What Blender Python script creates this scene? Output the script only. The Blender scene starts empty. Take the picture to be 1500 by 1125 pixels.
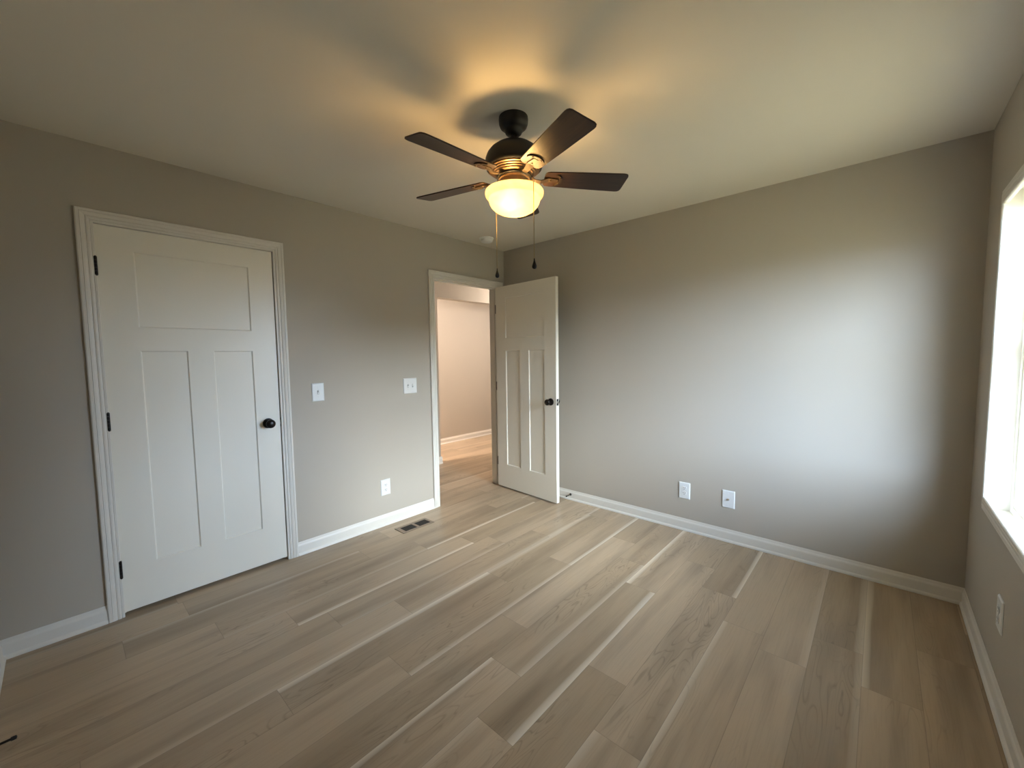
import bpy, bmesh, math, random
from mathutils import Matrix, Vector
random.seed(7)
C = bpy.context.scene.collection
SC = bpy.context.scene
PI = math.pi

# ------------------------------------------------------------------ camera
W, H, L = 3.309, 2.429, 3.406          # room: x 0..W, y -L..0, z 0..H
CAM = Vector((2.9371, -3.148, 1.354))
YAW, PITCH, ROLL, FPX = -0.7346, 0.069, -0.0138, 598.9
cy, sy, cp, sp = math.cos(YAW), math.sin(YAW), math.cos(PITCH), math.sin(PITCH)
fwd = Vector((sy*cp, cy*cp, -sp)); r0 = Vector((cy, -sy, 0)); u0 = r0.cross(fwd)
cr, sr = math.cos(ROLL), math.sin(ROLL)
right = cr*r0 + sr*u0; up = -sr*r0 + cr*u0
cd = bpy.data.cameras.new('camera'); co = bpy.data.objects.new('camera', cd); C.objects.link(co)
cd.sensor_fit = 'HORIZONTAL'; cd.sensor_width = 36.0; cd.lens = FPX/1500*36.0; cd.clip_start = .02
co.matrix_world = Matrix(((right.x, up.x, -fwd.x, CAM.x), (right.y, up.y, -fwd.y, CAM.y), (right.z, up.z, -fwd.z, CAM.z), (0, 0, 0, 1)))
SC.camera = co

# ------------------------------------------------------------------ light
SC.view_settings.view_transform = 'Standard'; SC.view_settings.look = 'None'
SC.view_settings.gamma = 1.0; SC.view_settings.use_curve_mapping = False
SC.view_settings.exposure = 0.11
world = bpy.data.worlds.new('sky'); SC.world = world; world.use_nodes = True
bg = world.node_tree.nodes['Background']
bg.inputs[0].default_value = (0.77, 0.95, 1.27, 1); bg.inputs[1].default_value = 33.0
# hazy sky: bright low above the horizon, heavier cloud overhead
wt = world.node_tree; w_tc = wt.nodes.new('ShaderNodeTexCoord'); w_sx = wt.nodes.new('ShaderNodeSeparateXYZ'); w_cr = wt.nodes.new('ShaderNodeValToRGB'); w_mx = wt.nodes.new('ShaderNodeMix')
w_mx.data_type = 'RGBA'; w_mx.blend_type = 'MULTIPLY'; w_mx.inputs[0].default_value = 1; w_mx.inputs[6].default_value = (0.77, 0.95, 1.27, 1)
el = w_cr.color_ramp.elements; el[0].position = 0; el[0].color = (.25, .25, .25, 1); el[1].position = 1; el[1].color = (.10, .10, .10, 1)
for p_, v_ in ((.025, 1), (.50, 1), (.68, .16)):
    e_ = el.new(p_); e_.color = (v_, v_, v_, 1)
wt.links.new(w_tc.outputs['Generated'], w_sx.inputs[0]); wt.links.new(w_sx.outputs[2], w_cr.inputs['Fac']); wt.links.new(w_cr.outputs['Color'], w_mx.inputs[7]); wt.links.new(w_mx.outputs[2], bg.inputs[0])

def lamp(name, kind, loc, energy, color, **kw):
    d = bpy.data.lights.new(name, kind); d.energy = energy; d.color = color
    for k, v in kw.items(): setattr(d, k, v)
    o = bpy.data.objects.new(name, d); C.objects.link(o); o.location = loc
    return o
sun = lamp('sun', 'SUN', (9, -4, 6), 14.0, (.96, .96, .93), angle=math.radians(42))    # sun spread wide by bright haze
SAZ, SEL = math.radians(-4), math.radians(15)
sun.rotation_euler = Vector((math.cos(SAZ)*math.cos(SEL), math.sin(SAZ)*math.cos(SEL), math.sin(SEL))).to_track_quat('Z', 'Y').to_euler()
WY0, WY1, WZ0, WZ1 = -.385, -1.30, .640, 2.027      # window opening in wall_right
portal = lamp('window_portal', 'AREA', (W+.145, (WY0+WY1)/2, (WZ0+WZ1)/2), 1.0, (1, 1, 1), shape='RECTANGLE', size=1.40, size_y=.93)
portal.rotation_euler = (0, PI/2, 0); portal.data.cycles.is_portal = True
LAMP_E, LAMP_C = 10.6, (1.0, .61, .22)               # each of the two bulbs in the fan's bowl
lamp('hall_lamp', 'POINT', (-.62, 1.70, 2.02), 52.0, (1.0, .90, .83), shadow_soft_size=.12)
lamp('far_room_lamp', 'POINT', (-1.50, -.90, 2.15), 150.0, (1.0, .87, .81), shadow_soft_size=.12)

# ------------------------------------------------------------------ helpers
def prop(o, label=None, cat=None, group=None, kind=None):
    if label: o['label'] = label
    if cat: o['category'] = cat
    if group: o['group'] = group
    if kind: o['kind'] = kind
    return o

def empty(name, loc, rz=0, **kw):
    o = bpy.data.objects.new(name, None); C.objects.link(o)
    o.location = loc; o.rotation_euler = (0, 0, rz); o.empty_display_size = .05
    return prop(o, **kw)

def mat4(o):
    return Matrix.Translation(o.location) @ o.rotation_euler.to_matrix().to_4x4()

def link(name, bm, m, parent=None, smooth=False, local=False, bevel=0, world_m=None):
    """world-space bmesh -> object; parented objects get their vertices moved into the parent's space"""
    if parent is not None and not local:
        inv = (world_m or mat4(parent)).inverted()
        bmesh.ops.transform(bm, matrix=inv, verts=bm.verts)
    bmesh.ops.recalc_face_normals(bm, faces=bm.faces)
    me = bpy.data.meshes.new(name); bm.to_mesh(me); bm.free()
    if m is not None: me.materials.append(m)
    o = bpy.data.objects.new(name, me); C.objects.link(o)
    if parent is not None: o.parent = parent
    if smooth:
        for p in me.polygons: p.use_smooth = True
        me.set_sharp_from_angle(angle=math.radians(38))
    if bevel:
        b = o.modifiers.new('bevel', 'BEVEL'); b.width = bevel; b.segments = 2; b.limit_method = 'ANGLE'
    return o

def box(bm, x0, x1, y0, y1, z0, z1):
    v = [bm.verts.new((x, y, z)) for z in (z0, z1) for x, y in ((x0, y0), (x1, y0), (x1, y1), (x0, y1))]
    for f in ((3, 2, 1, 0), (4, 5, 6, 7), (0, 1, 5, 4), (1, 2, 6, 5), (2, 3, 7, 6), (3, 0, 4, 7)):
        bm.faces.new([v[i] for i in f])
    return v

def boxes(*bs):
    bm = bmesh.new()
    for b in bs: box(bm, *b)
    return bm

def lathe(bm, prof, seg=32, M=None, cap=True):
    rings = []
    for r, z in prof:
        if r < 1e-6: rings.append([bm.verts.new((0, 0, z))])
        else: rings.append([bm.verts.new((r*math.cos(2*PI*i/seg), r*math.sin(2*PI*i/seg), z)) for i in range(seg)])
    for a, b in zip(rings, rings[1:]):
        for i in range(seg):
            j = (i+1) % seg
            if len(a) == 1 and len(b) == 1: continue
            if len(a) == 1: bm.faces.new((a[0], b[i], b[j]))
            elif len(b) == 1: bm.faces.new((a[i], a[j], b[0]))
            else: bm.faces.new((a[i], a[j], b[j], b[i]))
    if cap:
        if len(rings[0]) > 1: bm.faces.new(rings[0])
        if len(rings[-1]) > 1: bm.faces.new(rings[-1])
    if M is not None:
        bmesh.ops.transform(bm, matrix=M, verts=[v for r in rings for v in r])

def tube(bm, pts, rad, seg=8):
    """round tube along a polyline; rad is a number or one per point"""
    pts = [Vector(p) for p in pts]; rings = []
    n0 = None
    for i, p in enumerate(pts):
        t = (pts[min(i+1, len(pts)-1)] - pts[max(i-1, 0)]).normalized()
        if n0 is None: n0 = t.orthogonal().normalized()
        n0 = (n0 - t*n0.dot(t)).normalized(); b = t.cross(n0)
        r = rad[i] if isinstance(rad, (list, tuple)) else rad
        rings.append([bm.verts.new(p + r*(math.cos(2*PI*k/seg)*n0 + math.sin(2*PI*k/seg)*b)) for k in range(seg)])
    for a, b in zip(rings, rings[1:]):
        for k in range(seg): bm.faces.new((a[k], a[(k+1) % seg], b[(k+1) % seg], b[k]))
    bm.faces.new(rings[0]); bm.faces.new(rings[-1])

def prism(bm, poly, M, t0, t1):
    """2-D polygon extruded along local z from t0 to t1, then placed by M"""
    a = [bm.verts.new(M @ Vector((x, y, t0))) for x, y in poly]
    b = [bm.verts.new(M @ Vector((x, y, t1))) for x, y in poly]
    n = len(poly); bm.faces.new(a); bm.faces.new(b)
    for i in range(n): bm.faces.new((a[i], a[(i+1) % n], b[(i+1) % n], b[i]))

def sweep(bm, path, prof, nrm, closed=False):
    """moulding: prof = (u, t) with u away from the opening in the wall plane, t along nrm; mitred corners"""
    nrm = Vector(nrm).normalized(); P = [Vector(p) for p in path]; n = len(P); secs = []
    for i in range(n):
        def perp(a, b): return (b-a).normalized().cross(nrm)
        if closed: d0, d1 = perp(P[i-1], P[i]), perp(P[i], P[(i+1) % n])
        else:
            d0 = perp(P[i-1], P[i]) if i else perp(P[0], P[1])
            d1 = perp(P[i], P[i+1]) if i < n-1 else d0
        m = (d0+d1).normalized(); k = 1/max(.2, m.dot(d0))
        secs.append([bm.verts.new(P[i] + m*(u*k) + nrm*t) for u, t in prof])
    q = len(prof)
    rng = range(n) if closed else range(n-1)
    for i in rng:
        a, b = secs[i], secs[(i+1) % n]
        for j in range(q): bm.faces.new((a[j], a[(j+1) % q], b[(j+1) % q], b[j]))
    if not closed: bm.faces.new(secs[0]); bm.faces.new(secs[-1])

# ------------------------------------------------------------------ materials
def nodes(name):
    m = bpy.data.materials.new(name); m.use_nodes = True
    return m, m.node_tree, m.node_tree.nodes['Principled BSDF']

def N(nt, kind, **kw):
    n = nt.nodes.new(kind)
    for k, v in kw.items():
        if k.startswith('i_'):
            n.inputs[k[2:]].default_value = v
        else: setattr(n, k, v)
    return n

def paint(name, col, rough=.6, bump=.0, bscale=300, spec=.5, var=.02):
    """painted surface: faint roller texture and a faint tone drift"""
    m, nt, b = nodes(name)
    tc = N(nt, 'ShaderNodeTexCoord')
    no = N(nt, 'ShaderNodeTexNoise'); no.inputs['Scale'].default_value = 2.2; no.inputs['Detail'].default_value = 3
    nt.links.new(tc.outputs['Object'], no.inputs['Vector'])
    mx = N(nt, 'ShaderNodeMix', data_type='RGBA')
    mx.inputs[6].default_value = (*[c*(1-var) for c in col], 1); mx.inputs[7].default_value = (*[min(1, c*(1+var)) for c in col], 1)
    nt.links.new(no.outputs['Fac'], mx.inputs[0]); nt.links.new(mx.outputs[2], b.inputs['Base Color'])
    b.inputs['Roughness'].default_value = rough; b.inputs['Specular IOR Level'].default_value = spec
    if bump:
        n2 = N(nt, 'ShaderNodeTexNoise'); n2.inputs['Scale'].default_value = bscale; n2.inputs['Detail'].default_value = 2
        bp = N(nt, 'ShaderNodeBump'); bp.inputs['Strength'].default_value = bump; bp.inputs['Distance'].default_value = .001
        nt.links.new(tc.outputs['Object'], n2.inputs['Vector']); nt.links.new(n2.outputs['Fac'], bp.inputs['Height'])
        nt.links.new(bp.outputs['Normal'], b.inputs['Normal'])
    return m

def metal(name, col, rough=.35, metallic=1.0, var=.15):
    m, nt, b = nodes(name)
    tc = N(nt, 'ShaderNodeTexCoord'); no = N(nt, 'ShaderNodeTexNoise'); no.inputs['Scale'].default_value = 40
    nt.links.new(tc.outputs['Object'], no.inputs['Vector'])
    mx = N(nt, 'ShaderNodeMix', data_type='RGBA')
    mx.inputs[6].default_value = (*[c*(1-var) for c in col], 1); mx.inputs[7].default_value = (*[c*(1+var) for c in col], 1)
    nt.links.new(no.outputs['Fac'], mx.inputs[0]); nt.links.new(mx.outputs[2], b.inputs['Base Color'])
    b.inputs['Roughness'].default_value = rough; b.inputs['Metallic'].default_value = metallic
    return m

M_WALL = paint('wall_paint', (.505, .455, .385), .62, .05, 220, .35)
M_CEIL = paint('ceiling_paint', (.80, .745, .645), .85, .08, 160, .2)
M_TRIM = paint('trim_paint', (.80, .76, .69), .38, 0, 1, .5, .01)
M_DOOR = paint('door_paint', (.92, .87, .76), .36, .04, 120, .5, .01)
M_PLATE = paint('plate_plastic', (.84, .84, .82), .30, 0, 1, .5, .01)
M_SLOT = paint('slot_dark', (.03, .03, .03), .6)
M_VINYL = paint('window_vinyl', (.80, .77, .70), .40, 0, 1, .5, .01)
M_BRONZE = metal('bronze_black', (.018, .014, .012), .32, .6)
M_MOTOR = metal('motor_bronze', (.30, .19, .105), .34, .8)
M_DOME = metal('canopy_bronze', (.006, .005, .0045), .5, 0)
M_CHAIN = metal('chain_brass', (.55, .45, .28), .35, 1.0)
M_IRON = metal('iron_bronze', (.055, .036, .020), .45, .35)
M_RUBBER = paint('black_rubber', (.012, .011, .010), .6)
M_BRASS = metal('latch_steel', (.7, .68, .62), .3)

def wood_blade():
    m, nt, b = nodes('blade_walnut')
    tc = N(nt, 'ShaderNodeTexCoord'); mp = N(nt, 'ShaderNodeMapping'); mp.inputs['Scale'].default_value = (3, 60, 60)
    no = N(nt, 'ShaderNodeTexNoise'); no.inputs['Scale'].default_value = 1.5; no.inputs['Detail'].default_value = 6; no.inputs['Distortion'].default_value = .6
    nt.links.new(tc.outputs['Object'], mp.inputs['Vector']); nt.links.new(mp.outputs['Vector'], no.inputs['Vector'])
    cr_ = N(nt, 'ShaderNodeValToRGB')
    cr_.color_ramp.elements[0].position = .3; cr_.color_ramp.elements[0].color = (.020, .0100, .006, 1)
    cr_.color_ramp.elements[1].position = .7; cr_.color_ramp.elements[1].color = (.042, .0215, .012, 1)
    nt.links.new(no.outputs['Fac'], cr_.inputs['Fac']); nt.links.new(cr_.outputs['Color'], b.inputs['Base Color'])
    b.inputs['Roughness'].default_value = .42; b.inputs['Specular IOR Level'].default_value = .35
    return m
M_BLADE = wood_blade()

def wood_floor():
    m, nt, b = nodes('floor_planks')
    lk = nt.links.new
    def math_(op, a, c=None, clamp=False):
        n = N(nt, 'ShaderNodeMath', operation=op, use_clamp=clamp)
        for i, v in enumerate((a, c)):
            if v is None: continue
            if isinstance(v, (int, float)): n.inputs[i].default_value = v
            else: lk(v, n.inputs[i])
        return n.outputs[0]
    def mixc(f, a, c, mode='MIX'):
        n = N(nt, 'ShaderNodeMix', data_type='RGBA', blend_type=mode)
        for i, v in ((0, f), (6, a), (7, c)):
            if isinstance(v, (int, float)): n.inputs[i].default_value = v
            elif isinstance(v, tuple): n.inputs[i].default_value = (*v, 1)
            else: lk(v, n.inputs[i])
        return n.outputs[2]
    at = N(nt, 'ShaderNodeAttribute', attribute_name='plank')      # r tone, g streak at low-x edge, b streak at high-x edge
    sx = N(nt, 'ShaderNodeSeparateColor'); lk(at.outputs['Color'], sx.inputs[0])
    tone, sl, sr_ = sx.outputs
    a2 = N(nt, 'ShaderNodeAttribute', attribute_name='seed')
    uv = N(nt, 'ShaderNodeUVMap', uv_map='UVMap'); su = N(nt, 'ShaderNodeSeparateXYZ'); lk(uv.outputs[0], su.inputs[0])
    U, V = su.outputs[0], su.outputs[1]                             # U 0..1 across the plank, V 0..1 along it
    tc = N(nt, 'ShaderNodeTexCoord'); so = N(nt, 'ShaderNodeSeparateXYZ'); lk(tc.outputs['Object'], so.inputs[0])
    X, Y = so.outputs[0], so.outputs[1]
    seed = math_('MULTIPLY', a2.outputs['Fac'], 37.0)
    def vec(fx, fy):
        n = N(nt, 'ShaderNodeCombineXYZ'); lk(math_('MULTIPLY', X, fx), n.inputs[0]); lk(math_('MULTIPLY', Y, fy), n.inputs[1]); lk(seed, n.inputs[2])
        return n.outputs[0]
    def noise(v, sc, det=3, dist=0):
        n = N(nt, 'ShaderNodeTexNoise'); n.inputs['Scale'].default_value = sc; n.inputs['Detail'].default_value = det; n.inputs['Distortion'].default_value = dist
        lk(v, n.inputs['Vector']); return n.outputs['Fac']
    broad = noise(vec(9, .9), 1.0, 2)                               # long tone bands in a plank
    fine = noise(vec(170, 6), 1.0, 3)                               # pores
    fig = noise(vec(11, 1.7), 1.0, 1.5, .5)                         # cathedral figure: contour lines of a stretched noise
    wv = math_('FRACT', math_('MULTIPLY', fig, 17.0))
    line = math_('SUBTRACT', 1.0, math_('MULTIPLY', math_('ABSOLUTE', math_('SUBTRACT', wv, .5)), 7.0), True)
    fmask = math_('MULTIPLY', math_('SUBTRACT', noise(vec(5, 1.1), 1.0, 1), .50, True), 6.0, True)
    line = math_('MULTIPLY', math_('MULTIPLY', line, fmask), math_('MULTIPLY', noise(vec(60, 9), 1.0, 2), 1.3), True)
    base = mixc(tone, (.37, .272, .172), (.575, .44, .302))
    base = mixc(math_('MULTIPLY', math_('SUBTRACT', broad, .46, True), 3.0, True), base, mixc(.62, base, (.18, .125, .078)))
    base = mixc(math_('MULTIPLY', math_('SUBTRACT', fine, .45, True), 1.3, True), base, mixc(.30, base, (.10, .072, .050)))
    base = mixc(math_('MULTIPLY', line, .55), base, (.105, .070, .045))
    # pale sapwood streaks along an edge
    wob = math_('MULTIPLY', noise(vec(2, 1.2), 1.0, 1), .16)
    dl = math_('SUBTRACT', 1.0, math_('DIVIDE', U, math_('ADD', wob, .08)), True)
    dr = math_('SUBTRACT', 1.0, math_('DIVIDE', math_('SUBTRACT', 1.0, U), math_('ADD', wob, .08)), True)
    st = math_('ADD', math_('MULTIPLY', math_('POWER', dl, .6), sl), math_('MULTIPLY', math_('POWER', dr, .6), sr_), True)
    base = mixc(math_('MULTIPLY', st, .85), base, (.86, .76, .61))
    # joints
    eu = math_('MULTIPLY', math_('MINIMUM', U, math_('SUBTRACT', 1.0, U)), .178)
    ev = math_('MULTIPLY', math_('MINIMUM', V, math_('SUBTRACT', 1.0, V)), 1.208)
    seam = math_('SUBTRACT', 1.0, math_('DIVIDE', math_('MINIMUM', eu, ev), .0016), True)
    base = mixc(math_('MULTIPLY', seam, .45), base, (.07, .05, .035))
    lk(base, b.inputs['Base Color'])
    lk(math_('ADD', math_('MULTIPLY', fine, .12), .26), b.inputs['Roughness'])
    bp = N(nt, 'ShaderNodeBump'); bp.inputs['Strength'].default_value = .25; bp.inputs['Distance'].default_value = .0015
    lk(math_('SUBTRACT', math_('MULTIPLY', fine, .15), seam), bp.inputs['Height']); lk(bp.outputs['Normal'], b.inputs['Normal'])
    b.inputs['Specular IOR Level'].default_value = .4
    return m
M_FLOOR = wood_floor()

def glass_bowl():
    m = bpy.data.materials.new('alabaster_glass'); m.use_nodes = True; nt = m.node_tree
    out = nt.nodes['Material Output']; nt.nodes.remove(nt.nodes['Principled BSDF'])
    tc = N(nt, 'ShaderNodeTexCoord'); no = N(nt, 'ShaderNodeTexNoise'); no.inputs['Scale'].default_value = 9; no.inputs['Detail'].default_value = 4; no.inputs['Distortion'].default_value = 1.5
    nt.links.new(tc.outputs['Object'], no.inputs['Vector'])
    cr_ = N(nt, 'ShaderNodeValToRGB')
    cr_.color_ramp.elements[0].position = .3; cr_.color_ramp.elements[0].color = (.93, .87, .70, 1)
    cr_.color_ramp.elements[1].position = .7; cr_.color_ramp.elements[1].color = (.97, .94, .84, 1)
    nt.links.new(no.outputs['Fac'], cr_.inputs['Fac'])
    df = N(nt, 'ShaderNodeBsdfDiffuse'); tr = N(nt, 'ShaderNodeBsdfTranslucent'); gl = N(nt, 'ShaderNodeBsdfGlossy'); gl.inputs['Roughness'].default_value = .25
    nt.links.new(cr_.outputs['Color'], df.inputs['Color']); nt.links.new(cr_.outputs['Color'], tr.inputs['Color'])
    m1 = N(nt, 'ShaderNodeMixShader'); m1.inputs[0].default_value = .85; nt.links.new(df.outputs[0], m1.inputs[1]); nt.links.new(tr.outputs[0], m1.inputs[2])
    m2 = N(nt, 'ShaderNodeMixShader'); m2.inputs[0].default_value = .05; nt.links.new(m1.outputs[0], m2.inputs[1]); nt.links.new(gl.outputs[0], m2.inputs[2])
    nt.links.new(m2.outputs[0], out.inputs['Surface'])
    return m
M_BOWL = glass_bowl()

def pane_glass():
    m = bpy.data.materials.new('pane_glass'); m.use_nodes = True; nt = m.node_tree
    out = nt.nodes['Material Output']; nt.nodes.remove(nt.nodes['Principled BSDF'])
    t = N(nt, 'ShaderNodeBsdfTransparent'); t.inputs[0].default_value = (.94, .97, .96, 1)
    g = N(nt, 'ShaderNodeBsdfGlossy'); g.inputs['Roughness'].default_value = .02
    fr = N(nt, 'ShaderNodeFresnel'); fr.inputs['IOR'].default_value = 1.45
    ge = N(nt, 'ShaderNodeNewGeometry'); iv = N(nt, 'ShaderNodeMath', operation='SUBTRACT'); iv.inputs[0].default_value = 1; nt.links.new(ge.outputs['Backfacing'], iv.inputs[1])
    ml = N(nt, 'ShaderNodeMath', operation='MULTIPLY'); nt.links.new(fr.outputs[0], ml.inputs[0]); nt.links.new(iv.outputs[0], ml.inputs[1])   # the light leaving a pane has bent already: reflect on the way in only
    mx = N(nt, 'ShaderNodeMixShader'); nt.links.new(ml.outputs[0], mx.inputs[0]); nt.links.new(t.outputs[0], mx.inputs[1]); nt.links.new(g.outputs[0], mx.inputs[2])
    nt.links.new(mx.outputs[0], out.inputs['Surface'])
    return m
M_GLASS = pane_glass()

def soil():
    m, nt, b = nodes('yard_soil')
    tc = N(nt, 'ShaderNodeTexCoord'); no = N(nt, 'ShaderNodeTexNoise'); no.inputs['Scale'].default_value = 1.3; no.inputs['Detail'].default_value = 8
    nt.links.new(tc.outputs['Object'], no.inputs['Vector'])
    cr_ = N(nt, 'ShaderNodeValToRGB')
    cr_.color_ramp.elements[0].position = .35; cr_.color_ramp.elements[0].color = (.36, .28, .125, 1)
    cr_.color_ramp.elements[1].position = .65; cr_.color_ramp.elements[1].color = (.56, .42, .205, 1)
    nt.links.new(no.outputs['Fac'], cr_.inputs['Fac']); nt.links.new(cr_.outputs['Color'], b.inputs['Base Color']); b.inputs['Roughness'].default_value = .95
    return m
M_SOIL = soil()

def siding():
    m, nt, b = nodes('lap_siding')
    tc = N(nt, 'ShaderNodeTexCoord'); wv = N(nt, 'ShaderNodeTexWave', bands_direction='Z', wave_profile='SAW'); wv.inputs['Scale'].default_value = 2.4
    nt.links.new(tc.outputs['Object'], wv.inputs['Vector'])
    mx = N(nt, 'ShaderNodeMix', data_type='RGBA'); mx.inputs[6].default_value = (.12, .15, .18, 1); mx.inputs[7].default_value = (.17, .205, .24, 1)
    nt.links.new(wv.outputs['Fac'], mx.inputs[0]); nt.links.new(mx.outputs[2], b.inputs['Base Color']); b.inputs['Roughness'].default_value = .7
    bp = N(nt, 'ShaderNodeBump'); bp.inputs['Distance'].default_value = .02; nt.links.new(wv.outputs['Fac'], bp.inputs['Height']); nt.links.new(bp.outputs['Normal'], b.inputs['Normal'])
    return m
M_SIDING = siding()
M_SHINGLE = paint('roof_shingle', (.06, .058, .056), .9, .3, 20)

# ------------------------------------------------------------------ the setting
ST = dict(kind='structure')
HX = -.115                                      # hall face of wall_left
# floor: every plank a quad of one mesh, rows run along y
PW, PL = .178, 1.208
JOINT = {-4: -1.479, -3: -2.41, -1: -1.972, 0: -1.42, 1: -1.014, 2: -1.669, 3: -1.92, 4: -.963, 5: -1.674, 6: -.72, 7: -.967, 9: -.82, 10: -1.05}
STREAK = {(0, -2.63): (1, 0), (0, -1.42): (.5, 0), (1, -1.014): (0, .9), (3, -3.13): (.8, 0), (4, -2.172): (0, .9), (4, -.963): (.9, 0), (6, -.72): (0, 1),
          (7, -2.175): (.6, 0), (10, -1.05): (.6, 0), (-3, -2.41): (0, .9), (-4, -1.479): (0, .9), (-2, -2.3): (0, .3)}
TONE = {(9, -2.03): .08, (9, -.82): .15, (10, -1.05): .3, (1, -3.43): .65, (0, -2.63): .5, (3, -3.13): .8, (10, -2.26): .6, (8, -1.5): .7, (3, -1.92): .45, (3, -3.13): .75, (4, -.963): .95, (6, -.72): .3, (0, -1.42): .35,
        (2, -1.669): .85, (2, -2.88): .45, (1, -2.218): .3, (4, -2.172): .35, (5, -1.674): .8, (6, -1.93): .85, (7, -.967): .75, (7, -2.175): .8, (-1, -1.972): .5, (5, -.468): .4}
bm = bmesh.new(); uvl = bm.loops.layers.uv.new('UVMap'); cl = bm.loops.layers.float_color.new('plank'); sl = bm.loops.layers.float.new('seed')
rnd = random.Random(11)
for k in range(-20, 13):
    x0 = 1.144 + PW*k; x1 = x0 + PW
    j = JOINT.get(k, rnd.uniform(-2.2, -1.0))
    n0 = math.floor((-3.6 - j)/PL)
    y = j + n0*PL
    while y < 3.2:
        key = next((q for q in STREAK if q[0] == k and abs(q[1]-y) < .08), None)
        s = STREAK[key] if key else ((0, 0) if rnd.random() < .72 else ((rnd.uniform(.2, .6), 0) if rnd.random() < .5 else (0, rnd.uniform(.2, .6))))
        key = next((q for q in TONE if q[0] == k and abs(q[1]-y) < .08), None)
        t = TONE[key] if key else rnd.uniform(.25, .8)
        vs = [bm.verts.new((a, b_, 0)) for a, b_ in ((x0, y), (x1, y), (x1, y+PL), (x0, y+PL))]
        f = bm.faces.new(vs); sd = rnd.random()
        for lp, uv in zip(f.loops, ((0, 0), (1, 0), (1, 1), (0, 1))):
            lp[uvl].uv = uv; lp[cl] = (t, s[0], s[1], 1); lp[sl] = sd
        y += PL
for f in bm.faces:
    if f.normal.z < 0: f.normal_flip()
box(bm, -2.42, W+.02, -3.8, 3.2, -.14, -.004)
fl = link('floor', bm, M_FLOOR)
prop(fl, 'grey-brown oak-look plank floor running through the bedroom and hall', 'floor', **ST)

ce = link('ceiling', boxes((-2.4, W+.16, -L-.16, 3.16, H, H+.2)), M_CEIL)
prop(ce, 'plain off-white painted ceiling above the fan', 'ceiling', **ST)

ZT, CW = 2.042, .0646                            # door head height, casing width
D1 = (-2.993, -2.182); D2 = (-.897, -.100)        # jamb faces of the two door openings in wall_left
JT = .018
wl = boxes((HX, 0, -L-.12, D1[0]-JT, 0, H), (HX, 0, D1[1]+JT, D2[0]-JT, 0, H), (HX, 0, D2[1]+JT, 3.0, 0, H),
           (HX, 0, D1[0]-JT, D1[1]+JT, ZT+.022, H), (HX, 0, D2[0]-JT, D2[1]+JT, ZT+.022, H))
prop(link('wall_left', wl, M_WALL), 'warm grey wall holding the closed door and the open doorway', 'wall', **ST)
prop(link('wall_back', boxes((.0, W, 0, .12, 0, H)), M_WALL), 'warm grey wall behind the open door, lit by the window', 'wall', **ST)
wr = boxes((W, W+.130, -L-.12, WY1-.016, 0, H), (W, W+.130, WY0+.016, .12, 0, H), (W, W+.130, WY1-.016, WY0+.016, 0, WZ0-.016), (W, W+.130, WY1-.016, WY0+.016, WZ1+.016, H))
prop(link('wall_right', wr, M_WALL), 'grey wall at the right edge around the window', 'wall', **ST)
prop(link('wall_front', boxes((0, W, -L-.12, -L, 0, H)), M_WALL), 'grey wall meeting the left wall at the photo\'s lower left edge', 'wall', **ST)
# closet behind the closed door; hall and the room beyond it
prop(link('wall_closet', boxes((-.75, -.70, -L-.1, -1.55, 0, H), (-.70, HX, -1.65, -1.55, 0, H), (-.70, HX, -L-.12, -L, 0, H)), M_WALL), 'closet walls behind the closed door', 'wall', **ST)
HW0, HW1 = -1.17, -1.285
OPY = .035                                      # near edge of the opening across the hall
prop(link('wall_hall', boxes((HW1, HW0, -1.65, OPY, 0, H), (HW1, HW0, 1.95, 3.0, 0, H), (HW1, HW0, OPY, 1.95, 2.088, H)), M_WALL), 'hall wall with a wide opening seen above the doorway view', 'wall', **ST)
prop(link('wall_beyond', boxes((-2.18, -2.066, -1.2, 3.0, 0, H)), M_WALL), 'warmly lit wall seen far through the open doorway', 'wall', **ST)
prop(link('wall_hall_end', boxes((-2.18, HX, 3.0, 3.1, 0, H), (-2.18, HW1, -1.3, -1.2, 0, H), (HW1, -.70, -1.75, -1.65, 0, H)), M_WALL), 'end walls of the hall hidden beside the doorway', 'wall', **ST)

# mouldings
CAS = [(0, 0), (0, .0085), (.0025, .0105), (.0100, .0105), (.0120, .0085), (.0140, .0125), (.0200, .0140), (.0260, .0130), (.0285, .0105), (.0305, .0140), (.0380, .0160), (.0460, .0170), (.0480, .0145), (.0500, .0175), (.0585, .0180), (.0625, .0160), (CW, .012), (CW, 0)]
def casing(name, y0, y1, label):
    bm = bmesh.new()
    sweep(bm, [(0, y1, 0), (0, y1, ZT), (0, y0, ZT), (0, y0, 0)], CAS, (1, 0, 0))
    o = link(name, bm, M_TRIM); return prop(o, label, 'door casing', **ST)
casing('trim_1', D1[0]+.003, D1[1]-.002, 'white stepped casing around the closed door')
casing('trim_2', D2[0]-.004, D2[1]+.004, 'white stepped casing around the open doorway')
BASE = [(0, 0), (0, .018), (.006, .018), (.012, .0155), (.017, .011), (.019, .0095), (.064, .0095), (.070, .0080), (.076, .0050), (.084, .0035), (.091, .0020), (.091, 0)]
def baseboard(name, a, b, nrm, label):
    """a -> b along the wall foot; u goes up, t along the wall normal"""
    bm = bmesh.new(); a = Vector(a); b = Vector(b); n = Vector(nrm)
    sa = [bm.verts.new(a + Vector((0, 0, u)) + n*t) for u, t in BASE]; sb = [bm.verts.new(b + Vector((0, 0, u)) + n*t) for u, t in BASE]
    q = len(BASE)
    for j in range(q): bm.faces.new((sa[j], sa[(j+1) % q], sb[(j+1) % q], sb[j]))
    bm.faces.new(sa); bm.faces.new(sb)
    return prop(link(name, bm, M_TRIM), label, 'baseboard', **ST)
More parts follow.
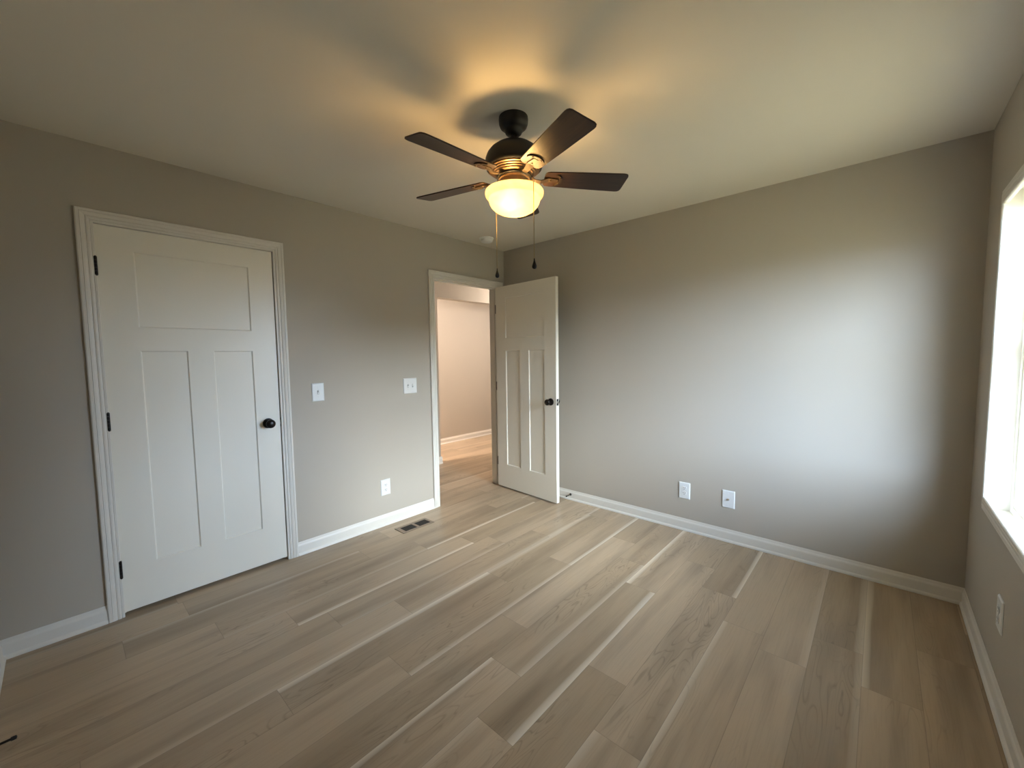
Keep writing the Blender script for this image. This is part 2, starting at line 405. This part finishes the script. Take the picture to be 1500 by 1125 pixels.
baseboard('baseboard_left', (0, D1[1]-.002+CW, 0), (0, D2[0]-.004-CW, 0), (1, 0, 0), 'white baseboard between the closed door and the open doorway')
baseboard('baseboard_left', (0, -L, 0), (0, D1[0]+.003-CW, 0), (1, 0, 0), 'short white baseboard left of the closed door')
baseboard('baseboard_back', (0.0, 0, 0), (W, 0, 0), (0, -1, 0), 'long white baseboard along the wall with the coax plate')
baseboard('baseboard_right', (W, -L, 0), (W, 0, 0), (-1, 0, 0), 'white baseboard under the window wall')
baseboard('baseboard_front', (0, -L, 0), (W, -L, 0), (0, 1, 0), 'white baseboard at the photo\'s lower left edge carrying a doorstop')
baseboard('baseboard_beyond', (-2.066, -1.2, 0), (-2.066, 3.0, 0), (1, 0, 0), 'white baseboard of the far wall seen through the doorway')
baseboard('baseboard_hall', (HW1-.0, OPY, 0), (HW0+.0, OPY, 0), (0, 1, 0), 'stub of white baseboard just past the left door jamb')
baseboard('baseboard_hall', (HW0, -1.65, 0), (HW0, OPY+.018, 0), (1, 0, 0), 'white baseboard of the hall wall left of the opening')
baseboard('baseboard_hall', (HW1, -1.2, 0), (HW1, OPY+.018, 0), (-1, 0, 0), 'white baseboard on the far side of the hall wall')

# ------------------------------------------------------------------ doors
def slab(w, h, t, pan):
    """three-panel craftsman slab, local x 0..w from the hinge, y 0..t, z 0..h; panels sunk on both faces"""
    bm = bmesh.new()
    xs = [0, pan['x'][0], pan['x'][1], pan['x'][2], pan['x'][3], w]
    zs = [0, pan['z'][0], pan['z'][1], pan['z'][2], pan['z'][3], h]
    dep, ins = .007, .006
    for side in (0, 1):
        y = 0 if side == 0 else t; d = dep if side == 0 else -dep
        cells = []
        for i in range(5):
            for k in range(5):
                up_ = k == 3 and i in (1, 2, 3); lo = k == 1 and i in (1, 3)
                if up_ or lo: continue
                cells.append((xs[i], xs[i+1], zs[k], zs[k+1]))
        for a, b, c, e in cells:
            bm.faces.new([bm.verts.new(v) for v in ((a, y, c), (b, y, c), (b, y, e), (a, y, e))])
        for a, b, c, e in ((xs[1], xs[4], zs[3], zs[4]), (xs[1], xs[2], zs[1], zs[2]), (xs[3], xs[4], zs[1], zs[2])):
            o = [bm.verts.new(v) for v in ((a, y, c), (b, y, c), (b, y, e), (a, y, e))]
            n = [bm.verts.new(v) for v in ((a+ins, y+d, c+ins), (b-ins, y+d, c+ins), (b-ins, y+d, e-ins), (a+ins, y+d, e-ins))]
            for q in range(4): bm.faces.new((o[q], o[(q+1) % 4], n[(q+1) % 4], n[q]))
            bm.faces.new(n)
    for pts in (((0, 0, 0), (0, t, 0), (0, t, h), (0, 0, h)), ((w, 0, 0), (w, t, 0), (w, t, h), (w, 0, h)), ((0, 0, 0), (w, 0, 0), (w, t, 0), (0, t, 0)), ((0, 0, h), (w, 0, h), (w, t, h), (0, t, h))):
        bm.faces.new([bm.verts.new(v) for v in pts])
    bmesh.ops.remove_doubles(bm, verts=bm.verts, dist=1e-5)
    return bm
KNOB = [(0, 0), (.0315, 0), (.0325, .004), (.031, .009), (.020, .012), (.0125, .015), (.0115, .028), (.013, .033), (.021, .037), (.0262, .044), (.0278, .052), (.0262, .059), (.020, .0645), (.010, .0672), (0, .068)]
def knob(parent, x, z, y, sgn):
    bm = bmesh.new()
    lathe(bm, KNOB, 32, Matrix.Translation((x, y, z)) @ Matrix.Rotation(PI/2 if sgn < 0 else -PI/2, 4, 'X'))
    return link('knob', bm, M_BRONZE, parent, True, local=True)
def frame(parent, y0, y1, stop_x, wm):
    """jambs and stops lining an opening of wall_left"""
    bm = boxes((HX-.003, .002, y0-JT, y0, 0, ZT+.003), (HX-.003, .002, y1, y1+JT, 0, ZT+.003), (HX-.003, .002, y0-JT, y1+JT, ZT+.003, ZT+.022),
               (stop_x-.035, stop_x, y0, y0+.011, 0, ZT+.003), (stop_x-.035, stop_x, y1-.011, y1, 0, ZT+.003), (stop_x-.035, stop_x, y0+.011, y1-.011, ZT-.008, ZT+.003))
    return link('door_frame', bm, M_TRIM, parent, world_m=wm)
def hinge(parent, x, y, z, leaf):
    bm = bmesh.new()
    for a, b in ((-.0455, -.0275), (-.027, -.0095), (-.009, .009), (.0095, .027), (.0275, .0455)):
        lathe(bm, [(0, a), (.0068, a), (.0068, b), (0, b)], 14, Matrix.Translation((x, y, z)))
    for s in (-1, 1): lathe(bm, [(0, s*.0455), (.0045, s*.0458), (.0045, s*.049), (0, s*.050)], 12, Matrix.Translation((x, y, z)))
    box(bm, *leaf, z-.0445, z+.0445)
    return bm

# closed closet door
d1 = empty('door_1', (-.002, -2.990, 0.0), PI/2, label='closed white three-panel door left of the light switches, black knob', cat='door', kind='structure')
wm1 = mat4(d1)
w1 = .803
P1 = dict(x=(.141, .343, .463, .667), z=(.255-.02, 1.407-.02, 1.531-.02, 1.925-.02))
o = link('door_panel', slab(w1, 2.040-.02, .035, P1), M_DOOR, d1, local=True); o.location = (0, 0, .02)
frame(d1, D1[0], D1[1], -.040, wm1)
kn = knob(d1, .731, .940, 0, -1); kn['label'] = 'black round knob of the closed door'
for z in (1.832, 1.044, .2585):
    h_ = link('hinge', hinge(d1, .0075, -2.9925, z, (-.03, .003, -2.9945, -2.9905)), M_BRONZE, d1, True, world_m=wm1)
link('strike_plate', boxes((-.028, .0055, -2.1835, -2.1805, .907, .967)), M_BRONZE, d1, world_m=wm1)
link('latch_bolt', boxes((-.020, -.008, -2.1875, -2.181, .925, .95)), M_BRASS, d1, world_m=wm1)

# open bedroom door
TH = .07584
d2 = empty('door_2', (.0222, -.1496, 0.0), -TH, label='white three-panel door standing open against the back wall', cat='door', kind='structure')
wm2 = mat4(d2)
w2 = .789; s2 = .98
P2 = dict(x=tuple(v*s2 for v in (.141, .343, .464, .666)), z=P1['z'])
o = link('door_panel', slab(w2, 2.040-.018, .035, P2), M_DOOR, d2, local=True); o.location = (0, 0, .018)
frame(d2, D2[0], D2[1], -.040, wm2)
knob(d2, w2-.062, .936, 0, -1); knob(d2, w2-.062, .936, .035, 1)
link('latch_plate', boxes((w2-.001, w2+.0012, .006, .029, .905, .965)), M_BRONZE, d2, local=True)
link('latch_bolt', boxes((w2+.001, w2+.010, .012, .023, .927, .944)), M_BRASS, d2, local=True)
for z in (1.832, 1.044, .2585):
    link('hinge', hinge(d2, .011, -.104, z, (-.034, .006, -.1015, -.0985)), M_BRONZE, d2, True, world_m=wm2)

# ------------------------------------------------------------------ window
wn = empty('window_1', (W, (WY0+WY1)/2, WZ0), 0, label='single-hung window with prairie grilles at the photo\'s right edge', cat='window', kind='structure')
JD = .072
link('window_jamb', boxes((W+.0005, W+.1295, WY0, WY0+.0155, WZ0-.0155, WZ1+.0155), (W+.0005, W+.1295, WY1-.0155, WY1, WZ0-.0155, WZ1+.0155),
                          (W+.0005, W+.1295, WY1, WY0, WZ0-.0155, WZ0), (W+.0005, W+.1295, WY1, WY0, WZ1, WZ1+.0155)), M_TRIM, wn)
FR = .028
link('window_frame', boxes((W+JD, W+.130, WY0-FR, WY0, WZ0, WZ1), (W+JD, W+.130, WY1, WY1+FR, WZ0, WZ1),
                           (W+JD, W+.130, WY1+FR, WY0-FR, WZ0, WZ0+FR), (W+JD, W+.130, WY1+FR, WY0-FR, WZ1-FR, WZ1)), M_VINYL, wn, bevel=.002)
MR = 1.375                                     # meeting rail
def sash(name, xa, xb, z0, z1, grid_low):
    ya, yb = WY0-FR-.001, WY1+FR+.001; s = .036
    bm = boxes((xa, xb, ya-s, ya, z0, z1), (xa, xb, yb, yb+s, z0, z1), (xa, xb, yb+s, ya-s, z0, z0+s), (xa, xb, yb+s, ya-s, z1-s, z1))
    so = link(name, bm, M_VINYL, wn, bevel=.003)
    xm = (xa+xb)/2
    g = link('pane', boxes((xm-.002, xm+.002, yb+s-.004, ya-s+.004, z0+s-.004, z1-s+.004)), M_GLASS, so, world_m=mat4(wn))
    zq = z0+s+.095 if grid_low else z1-s-.095
    bm = boxes((xa+.002, xa+.010, yb+s-.002, ya-s+.002, zq-.009, zq+.009))
    for q in (ya-s-.095, yb+s+.095): box(bm, xa+.003, xa+.009, q-.009, q+.009, z0+s-.002, z1-s+.002)
    link('muntin', bm, M_VINYL, so, world_m=mat4(wn))
    return so
lo = sash('lower_sash', W+.077, W+.100, WZ0+FR, MR+.018, True)
sash('upper_sash', W+.104, W+.126, MR-.018, WZ1-FR, False)
link('sash_lock', boxes((W+.079, W+.098, (WY0+WY1)/2-.03, (WY0+WY1)/2+.03, MR+.018, MR+.03)), M_VINYL, wn, bevel=.004)
bm = bmesh.new()
WCAS = [(u*1.08, t) for u, t in CAS]
ra = .005
sweep(bm, [(W, WY0+ra, WZ0-ra), (W, WY0+ra, WZ1+ra), (W, WY1-ra, WZ1+ra), (W, WY1-ra, WZ0-ra)], WCAS, (-1, 0, 0), closed=True)
prop(link('trim_3', bm, M_TRIM), 'white mitred casing framing the window', 'window casing', **ST)

# ------------------------------------------------------------------ wall plates
def plate(root, w, h):
    bm = bmesh.new()
    a, b = w/2, h/2; c, d = a-.005, b-.005
    v0 = [bm.verts.new((x, 0, z)) for x, z in ((-a, -b), (a, -b), (a, b), (-a, b))]
    v1 = [bm.verts.new((x, -.0025, z)) for x, z in ((-a, -b), (a, -b), (a, b), (-a, b))]
    v2 = [bm.verts.new((x, -.0065, z)) for x, z in ((-c, -d), (c, -d), (c, d), (-c, d))]
    bm.faces.new(v0); bm.faces.new(v2)
    for p, q in ((v0, v1), (v1, v2)):
        for i in range(4): bm.faces.new((p[i], p[(i+1) % 4], q[(i+1) % 4], q[i]))
    return link('cover_plate', bm, M_PLATE, root, local=True)
def screw(root, x, z):
    bm = bmesh.new(); lathe(bm, [(0, 0), (.0034, 0), (.0030, .0012), (0, .0016)], 12, Matrix.Translation((x, -.0065, z)) @ Matrix.Rotation(PI/2, 4, 'X'))
    link('screw', bm, M_PLATE, root, True, local=True)
def outlet(loc, rz, label):
    t = empty('outlet', loc, rz, label=label, cat='outlet', group='wall outlets')
    plate(t, .084, .127); screw(t, 0, 0)
    for s in (-1, 1):
        zc = s*.0197; bm = bmesh.new()
        poly = [(.0172*math.cos(q*2*PI/28), max(-.0135, min(.0135, .0172*math.sin(q*2*PI/28)))) for q in range(28)]
        prism(bm, poly, Matrix.Translation((0, 0, zc)) @ Matrix.Rotation(PI/2, 4, 'X'), .0060, .0088)
        r = link('receptacle', bm, M_PLATE, t, local=True)
        bm = boxes((-.0075, -.0050, -.0091, -.0080, zc-.001, zc+.0085), (.0050, .0075, -.0091, -.0080, zc-.0005, zc+.0075))
        lathe(bm, [(0, 0), (.0027, 0), (.0027, .0011), (0, .0011)], 12, Matrix.Translation((0, -.0080, zc-.0078)) @ Matrix.Rotation(PI/2, 4, 'X'))
        link('slots', bm, M_SLOT, r, local=True)
    return t
outlet((0, -1.438, .310), PI/2, 'white outlet low on the left wall beside the open doorway')
outlet((1.856, 0, .309), 0, 'white outlet on the back wall, left of the coax plate')
outlet((W, -.815, .350), -PI/2, 'white outlet under the window on the right wall')
t = empty('coax_plate', (2.162, 0, .310), 0, label='white coaxial jack plate on the back wall, right of the outlet', cat='wall plate')
plate(t, .084, .127); screw(t, 0, .042); screw(t, 0, -.042)
bm = bmesh.new(); lathe(bm, [(0, 0), (.0075, 0), (.0075, .003), (.0048, .0035), (.0048, .011), (.002, .0112), (0, .0112)], 16, Matrix.Translation((0, -.0062, 0)) @ Matrix.Rotation(PI/2, 4, 'X'))
o = link('jack', bm, M_BRASS, t, True, local=True); o['label'] = 'threaded metal coax jack'
def toggle(root, x, upward):
    bm = boxes((x-.005, x+.005, -.0085, -.006, -.012, .012))
    s = 1 if upward else -1
    v = [(-.0045, -.007, -.002*s), (.0045, -.007, -.002*s), (.0045, -.007, .007*s), (-.0045, -.007, .007*s), (-.0035, -.019, .007*s), (.0035, -.019, .007*s), (.0035, -.0175, .013*s), (-.0035, -.0175, .013*s)]
    vs = [bm.verts.new((a+x, b, c)) for a, b, c in v]
    for f in ((0, 1, 2, 3), (4, 5, 6, 7), (0, 1, 5, 4), (1, 2, 6, 5), (2, 3, 7, 6), (3, 0, 4, 7)): bm.faces.new([vs[i] for i in f])
    tg = link('toggle', bm, M_PLATE, root, local=True)
    link('toggle_slot', boxes((x-.0062, x+.0062, -.0068, -.0060, -.0135, .0135)), M_SLOT, tg, local=True)
t = empty('light_switch', (0, -1.936, 1.117), PI/2, label='single white toggle switch right beside the closed door', cat='light switch')
plate(t, .084, .128); toggle(t, 0, True); screw(t, 0, .030); screw(t, 0, -.030)
t = empty('light_switch', (0, -1.177, 1.114), PI/2, label='double white toggle switch left of the open doorway', cat='light switch')
plate(t, .130, .128); toggle(t, -.023, True); toggle(t, .023, False)
for x in (-.023, .023): screw(t, x, .030); screw(t, x, -.030)

# ------------------------------------------------------------------ floor register
def reg_wood():
    m, nt, b = nodes('register_wood')
    tc = N(nt, 'ShaderNodeTexCoord'); mp = N(nt, 'ShaderNodeMapping'); mp.inputs['Scale'].default_value = (120, 5, 1)
    no = N(nt, 'ShaderNodeTexNoise'); no.inputs['Scale'].default_value = 1; no.inputs['Detail'].default_value = 4
    nt.links.new(tc.outputs['Object'], mp.inputs['Vector']); nt.links.new(mp.outputs['Vector'], no.inputs['Vector'])
    mx = N(nt, 'ShaderNodeMix', data_type='RGBA'); mx.inputs[6].default_value = (.21, .15, .10, 1); mx.inputs[7].default_value = (.29, .215, .15, 1)
    nt.links.new(no.outputs['Fac'], mx.inputs[0]); nt.links.new(mx.outputs[2], b.inputs['Base Color']); b.inputs['Roughness'].default_value = .45
    return m
M_REG = reg_wood()
M_LOUVRE = metal('louvre_brown', (.018, .012, .008), .65, 0)
rv = empty('floor_register', (.197, -1.305, 0), 0, label='wood-tone floor register with two dark grilles by the left baseboard', cat='floor vent')
X0, X1, Y0, Y1 = .132, .262, -1.448, -1.160
link('register_frame', boxes((X0, .155, Y0, Y1, .0005, .004), (.240, X1, Y0, Y1, .0005, .004), (.155, .240, Y0, -1.415, .0005, .004), (.155, .240, -1.180, Y1, .0005, .004), (.155, .240, -1.310, -1.286, .0005, .004)), M_REG, rv)
for a, b in ((-1.415, -1.310), (-1.286, -1.180)):
    g = link('grille_backing', boxes((.155, .240, a, b, .0003, .0009)), M_SLOT, rv)  # near-black plate, its colour standing in for the shade of a duct
    bm = bmesh.new()
    n = 9
    for i in range(n):
        y = a + (b-a)*(i+.5)/n
        vs = [bm.verts.new(v) for v in ((.155, y-.0045, .0010), (.240, y-.0045, .0010), (.240, y+.0005, .0034), (.155, y+.0005, .0034))]
        vs2 = [bm.verts.new(v.co + Vector((0, .0010, 0))) for v in vs]
        bm.faces.new(vs); bm.faces.new(vs2)
        for q in range(4): bm.faces.new((vs[q], vs[(q+1) % 4], vs2[(q+1) % 4], vs2[q]))
    link('louvre', bm, M_LOUVRE, g, world_m=mat4(rv))

# ------------------------------------------------------------------ doorstops
def doorstop(loc, rz, label):
    t = empty('doorstop', loc, rz, label=label, cat='doorstop', group='baseboard doorstops')
    M = Matrix.Rotation(PI/2, 4, 'X')                       # lathe axis -> local -y
    bm = bmesh.new(); lathe(bm, [(0, 0), (.0115, 0), (.0115, .004), (.006, .009), (.0042, .014), (.0042, .062), (0, .062)], 20, M)
    link('stop_rod', bm, M_BRONZE, t, True, local=True)
    bm = bmesh.new(); lathe(bm, [(0, .060), (.0062, .060), (.0068, .066), (.0062, .073), (0, .075)], 20, M)
    link('rubber_tip', bm, M_RUBBER, t, True, local=True)
doorstop((.822, -.0095, .052), 0, 'black doorstop on the back baseboard behind the open door')
doorstop((.744, -L+.0095, .052), PI, 'black doorstop poking in at the photo\'s lower left edge')

# ------------------------------------------------------------------ smoke detector
t = empty('smoke_detector', (.215, -.455, H), 0, label='round white smoke detector on the ceiling near the doorway corner', cat='smoke detector')
bm = bmesh.new(); lathe(bm, [(0, 0), (.066, 0), (.066, -.008), (.062, -.010), (0, -.010)], 36, Matrix.Translation(t.location)); link('base_ring', bm, M_PLATE, t, True)
bm = bmesh.new(); lathe(bm, [(0, -.009), (.056, -.009), (.056, -.016), (.053, -.030), (.044, -.036), (.020, -.038), (0, -.038)], 36, Matrix.Translation(t.location)); link('sensor_cover', bm, M_PLATE, t, True)

# ------------------------------------------------------------------ ceiling fan
FX, FY = 1.66, -1.70
fan = empty('ceiling_fan', (FX, FY, H), 0, label='dark bronze five-blade ceiling fan with a glowing glass bowl light', cat='ceiling fan')
T = Matrix.Translation((FX, FY, 0))
def fpart(name, prof, m, seg=48, parent=fan, cap=True):
    bm = bmesh.new(); lathe(bm, prof, seg, T, cap); return link(name, bm, m, parent, True, world_m=mat4(fan))
fpart('canopy', [(0, H), (.0655, H), (.0668, H-.012), (.0655, H-.028), (.060, H-.042), (.048, H-.052), (.042, H-.056), (.0405, H-.060), (.036, H-.070), (.026, H-.078), (.014, H-.080), (0, H-.080)], M_DOME)
fpart('downrod', [(0, 2.355), (.0135, 2.355), (.0135, 2.318), (0, 2.318)], M_DOME, 24)
fpart('motor_housing', [(0, 2.326), (.022, 2.326), (.027, 2.322), (.030, 2.316), (.055, 2.312), (.085, 2.301), (.108, 2.284), (.122, 2.266), (.1295, 2.247), (.1308, 2.232), (.1300, 2.214), (.1270, 2.205), (.1215, 2.2010), (.1190, 2.2015), (0, 2.2015)], M_DOME, 56)
band = [(0, 2.2020), (.1185, 2.2020)]
z = 2.2000; r = .1175
for i in range(4):
    band += [(r, z), (r-.0015, z-.0045), (r-.0065, z-.0052), (r-.0075, z-.0058)]; z -= .0062; r -= .0085
band += [(r-.001, z-.001), (r-.003, 2.172), (0, 2.172)]
o = fpart('motor_band', band, M_MOTOR, 56); o['label'] = 'ribbed bronze band under the motor dome'
fpart('flywheel', [(0, 2.173), (.077, 2.173), (.079, 2.171), (.079, 2.163), (.076, 2.161), (0, 2.161)], M_DOME)
fpart('switch_housing', [(0, 2.162), (.071, 2.162), (.073, 2.159), (.071, 2.155), (.066, 2.153), (.066, 2.122), (.062, 2.118), (0, 2.118)], M_MOTOR)
fpart('light_fitter', [(0, 2.119), (.074, 2.119), (.078, 2.114), (.078, 2.108), (.074, 2.106), (0, 2.106)], M_MOTOR)
# glass bowl: outer then inner skin, open at the top
ob = [(.1265, 2.106), (.1310, 2.1055), (.1335, 2.101), (.1338, 2.092), (.1322, 2.0845), (.1275, 2.0780), (.1205, 2.0740), (.1172, 2.0700), (.1166, 2.0620), (.1140, 2.0510), (.1065, 2.0370), (.0925, 2.0230), (.0710, 2.0115), (.0450, 2.0045), (.0200, 2.0015), (0, 2.0010)]
ib = [(max(0, rr-.004), zz+(.0035 if rr < .11 else .001)) for rr, zz in ob[3:]][::-1]
bm = bmesh.new(); lathe(bm, ib + [(.1265, 2.106)] + ob[1:], 64, T, False)
bmesh.ops.remove_doubles(bm, verts=bm.verts, dist=1e-6)
o = link('light_bowl', bm, M_BOWL, fan, True); o['label'] = 'glowing frosted cream glass bowl'
# bulbs
M_BULB = bpy.data.materials.new('bulb_glow'); M_BULB.use_nodes = True; b_ = M_BULB.node_tree.nodes['Principled BSDF']
b_.inputs['Emission Color'].default_value = (*LAMP_C, 1); b_.inputs['Emission Strength'].default_value = 12.0; b_.inputs['Base Color'].default_value = (.9, .8, .6, 1)
rv2 = Vector((cy, -sy, 0)); fv2 = Vector((sy, cy, 0))
for s in (-1, 1):
    d = (rv2*s*.30 + fv2*s*.95).normalized()
    p0 = Vector((FX, FY, 2.092)) + d*.030; p1 = Vector((FX, FY, 2.066)) + d*.066
    bm = bmesh.new(); tube(bm, [p0, p0.lerp(p1, .3), p0.lerp(p1, .55), p0.lerp(p1, .8), p1], [.008, .009, .014, .013, .004], 16)
    link('light_bulb', bm, M_BULB, fan, True)
    lamp('bulb_light', 'POINT', p0.lerp(p1, .8) + Vector((0, 0, -.012)), LAMP_E, LAMP_C, shadow_soft_size=.036)
# blades
def blade_outline():
    pts = []
    pr = [(.140, .030), (.143, .040), (.150, .047), (.160, .0505), (.30, .0580), (.44, .0635), (.505, .0655), (.517, .064), (.526, .0585), (.530, .048)]
    return [(r_, -w_) for r_, w_ in pr] + [(r_, w_) for r_, w_ in reversed(pr)]
ZB = 2.167
for i in range(5):
    a = math.radians(-21.5 + 72*i)
    M = Matrix.Translation((FX, FY, ZB)) @ Matrix.Rotation(a, 4, 'Z') @ Matrix.Rotation(math.radians(-12), 4, 'X')
    bo = bpy.data.objects.new('blade', bpy.data.meshes.new('blade')); C.objects.link(bo)
    bm = bmesh.new(); prism(bm, blade_outline(), Matrix.Identity(4), -.003, .003)
    bmesh.ops.recalc_face_normals(bm, faces=bm.faces); bm.to_mesh(bo.data); bm.free(); bo.data.materials.append(M_BLADE)
    bo.parent = fan; bo.matrix_local = mat4(fan).inverted() @ M
    bv = bo.modifiers.new('bevel', 'BEVEL'); bv.width = .0015; bv.segments = 2; bv.limit_method = 'ANGLE'
    # iron: curved arm from the flywheel, prongs and a crescent under the blade
    bm = bmesh.new()
    un = Matrix.Rotation(math.radians(12), 4, 'X')          # level part, back in fan space
    arm = [Vector((.076, 0, 0)), Vector((.098, 0, -.012)), Vector((.122, 0, -.016)), Vector((.142, 0, -.010)), Vector((.158, 0, -.0058))]
    secs = []
    for q, pnt in enumerate(arm):
        wv_ = (.016, .013, .012, .014, .017)[q]; tk = .0035
        lv = un @ pnt if q < 2 else pnt
        secs.append([bm.verts.new(lv + Vector((0, sy_*wv_, sz_*tk/2))) for sy_, sz_ in ((-1, -1), (1, -1), (1, 1), (-1, 1))])
    for s0, s1 in zip(secs, secs[1:]):
        for q in range(4): bm.faces.new((s0[q], s0[(q+1) % 4], s1[(q+1) % 4], s1[q]))
    bm.faces.new(secs[0]); bm.faces.new(secs[-1])
    prism(bm, [(.154, -.017), (.205, -.010), (.205, .010), (.154, .017)], Matrix.Identity(4), -.0075, -.0032)
    arc = [(.190 + .034*math.cos(q), .040*math.sin(q)) for q in [(-1.45 + 2.9*j/14) for j in range(15)]]
    inn = [(.186 + .024*math.cos(q), .036*math.sin(q)) for q in [(1.40 - 2.8*j/14) for j in range(15)]]
    prism(bm, arc + inn, Matrix.Identity(4), -.0080, -.0032)
    for sx_, sy_ in ((.168, 0), (.212, -.020), (.212, .020)):
        lathe(bm, [(0, -.0105), (.0040, -.0098), (.0046, -.0078), (0, -.0078)], 10, Matrix.Translation((sx_, sy_, 0)))
    link('blade_iron', bm, M_IRON, bo, False, local=True)
# pull chains: out of the housing, over the bowl's rim, straight down to a teardrop fob
def chain(side, out, z_fob, s):
    d = (rv2*side + fv2*out)
    e = d.normalized()
    c0 = Vector((FX, FY, 0))
    pts = [c0 + e*.066 + Vector((0, 0, 2.136)), c0 + e*.078 + Vector((0, 0, 2.134)), c0 + e*.120 + Vector((0, 0, 2.112)), c0 + e*.1345 + Vector((0, 0, 2.1055)), c0 + e*.1365 + Vector((0, 0, 2.098))]
    zc = 2.098
    while zc > z_fob + .026:
        zc -= .02; pts.append(c0 + e*.1368 + Vector((0, 0, max(zc, z_fob+.024))))
    bm = bmesh.new(); tube(bm, pts, .0018, 6)
    ch = link('pull_chain', bm, M_CHAIN, fan, True)
    bm = bmesh.new(); pf = c0 + e*.1368
    lathe(bm, [(0, z_fob+.026), (.0022*s, z_fob+.025), (.0028*s, z_fob+.016), (.0062*s, z_fob+.006), (.0098*s, z_fob-.004), (.0108*s, z_fob-.010), (.0090*s, z_fob-.0165), (.0045*s, z_fob-.0200), (0, z_fob-.0205)], 24, Matrix.Translation((pf.x, pf.y, 0)))
    fb = link('fob', bm, M_BRONZE, ch, True, world_m=mat4(fan)); fb['label'] = 'dark teardrop fob'
chain(.600, -.800, 1.752, 1.0)
chain(-.640, .768, 1.756, .95)

# ------------------------------------------------------------------ outdoors, one house added to block sky light
gr = link('ground', boxes((W+.2, W+40, -40, 40, -.75, -.45)), M_SOIL); prop(gr, 'bare grassy yard outside the window', 'yard', **ST)
prop(link('eave', boxes((W+.13, W+.75, -7, 3, 2.46, 2.50), (W+.72, W+.75, -7, 3, 2.50, 2.66)), M_TRIM), 'white roof eave overhanging the window outside', 'eave', **ST)
def house(x0, x1, y0, y1, ze, zr, label):
    h = empty('sky_blocking_house', ((x0+x1)/2, (y0+y1)/2, -.45), 0, label=label, cat='house', kind='structure')
    link('house_wall', boxes((x0, x1, y0, y1, -.45, ze)), M_SIDING, h)
    bm = bmesh.new(); xm = (x0+x1)/2; zb = ze-.1
    v = [bm.verts.new(q) for q in ((x0-.4, y0-.4, zb), (x1+.4, y0-.4, zb), (xm, y0-.4, zr), (x0-.4, y1+.4, zb), (x1+.4, y1+.4, zb), (xm, y1+.4, zr))]
    for f in ((0, 1, 2), (3, 4, 5), (0, 1, 4, 3), (1, 2, 5, 4), (2, 0, 3, 5)): bm.faces.new([v[i] for i in f])
    link('house_roof', bm, M_SHINGLE, h)
house(W+24, W+32, -9, 6, 2.4, 4.6, 'low blue-grey sided house straight across the yard outside the window')
house(W+5.5, W+13.5, 8.2, 16, 4.7, 6.9, 'added taller blue-grey sided house blocking sky light, left of the yard outside the window')  # added house mass: keeps low sky light off the room's left front
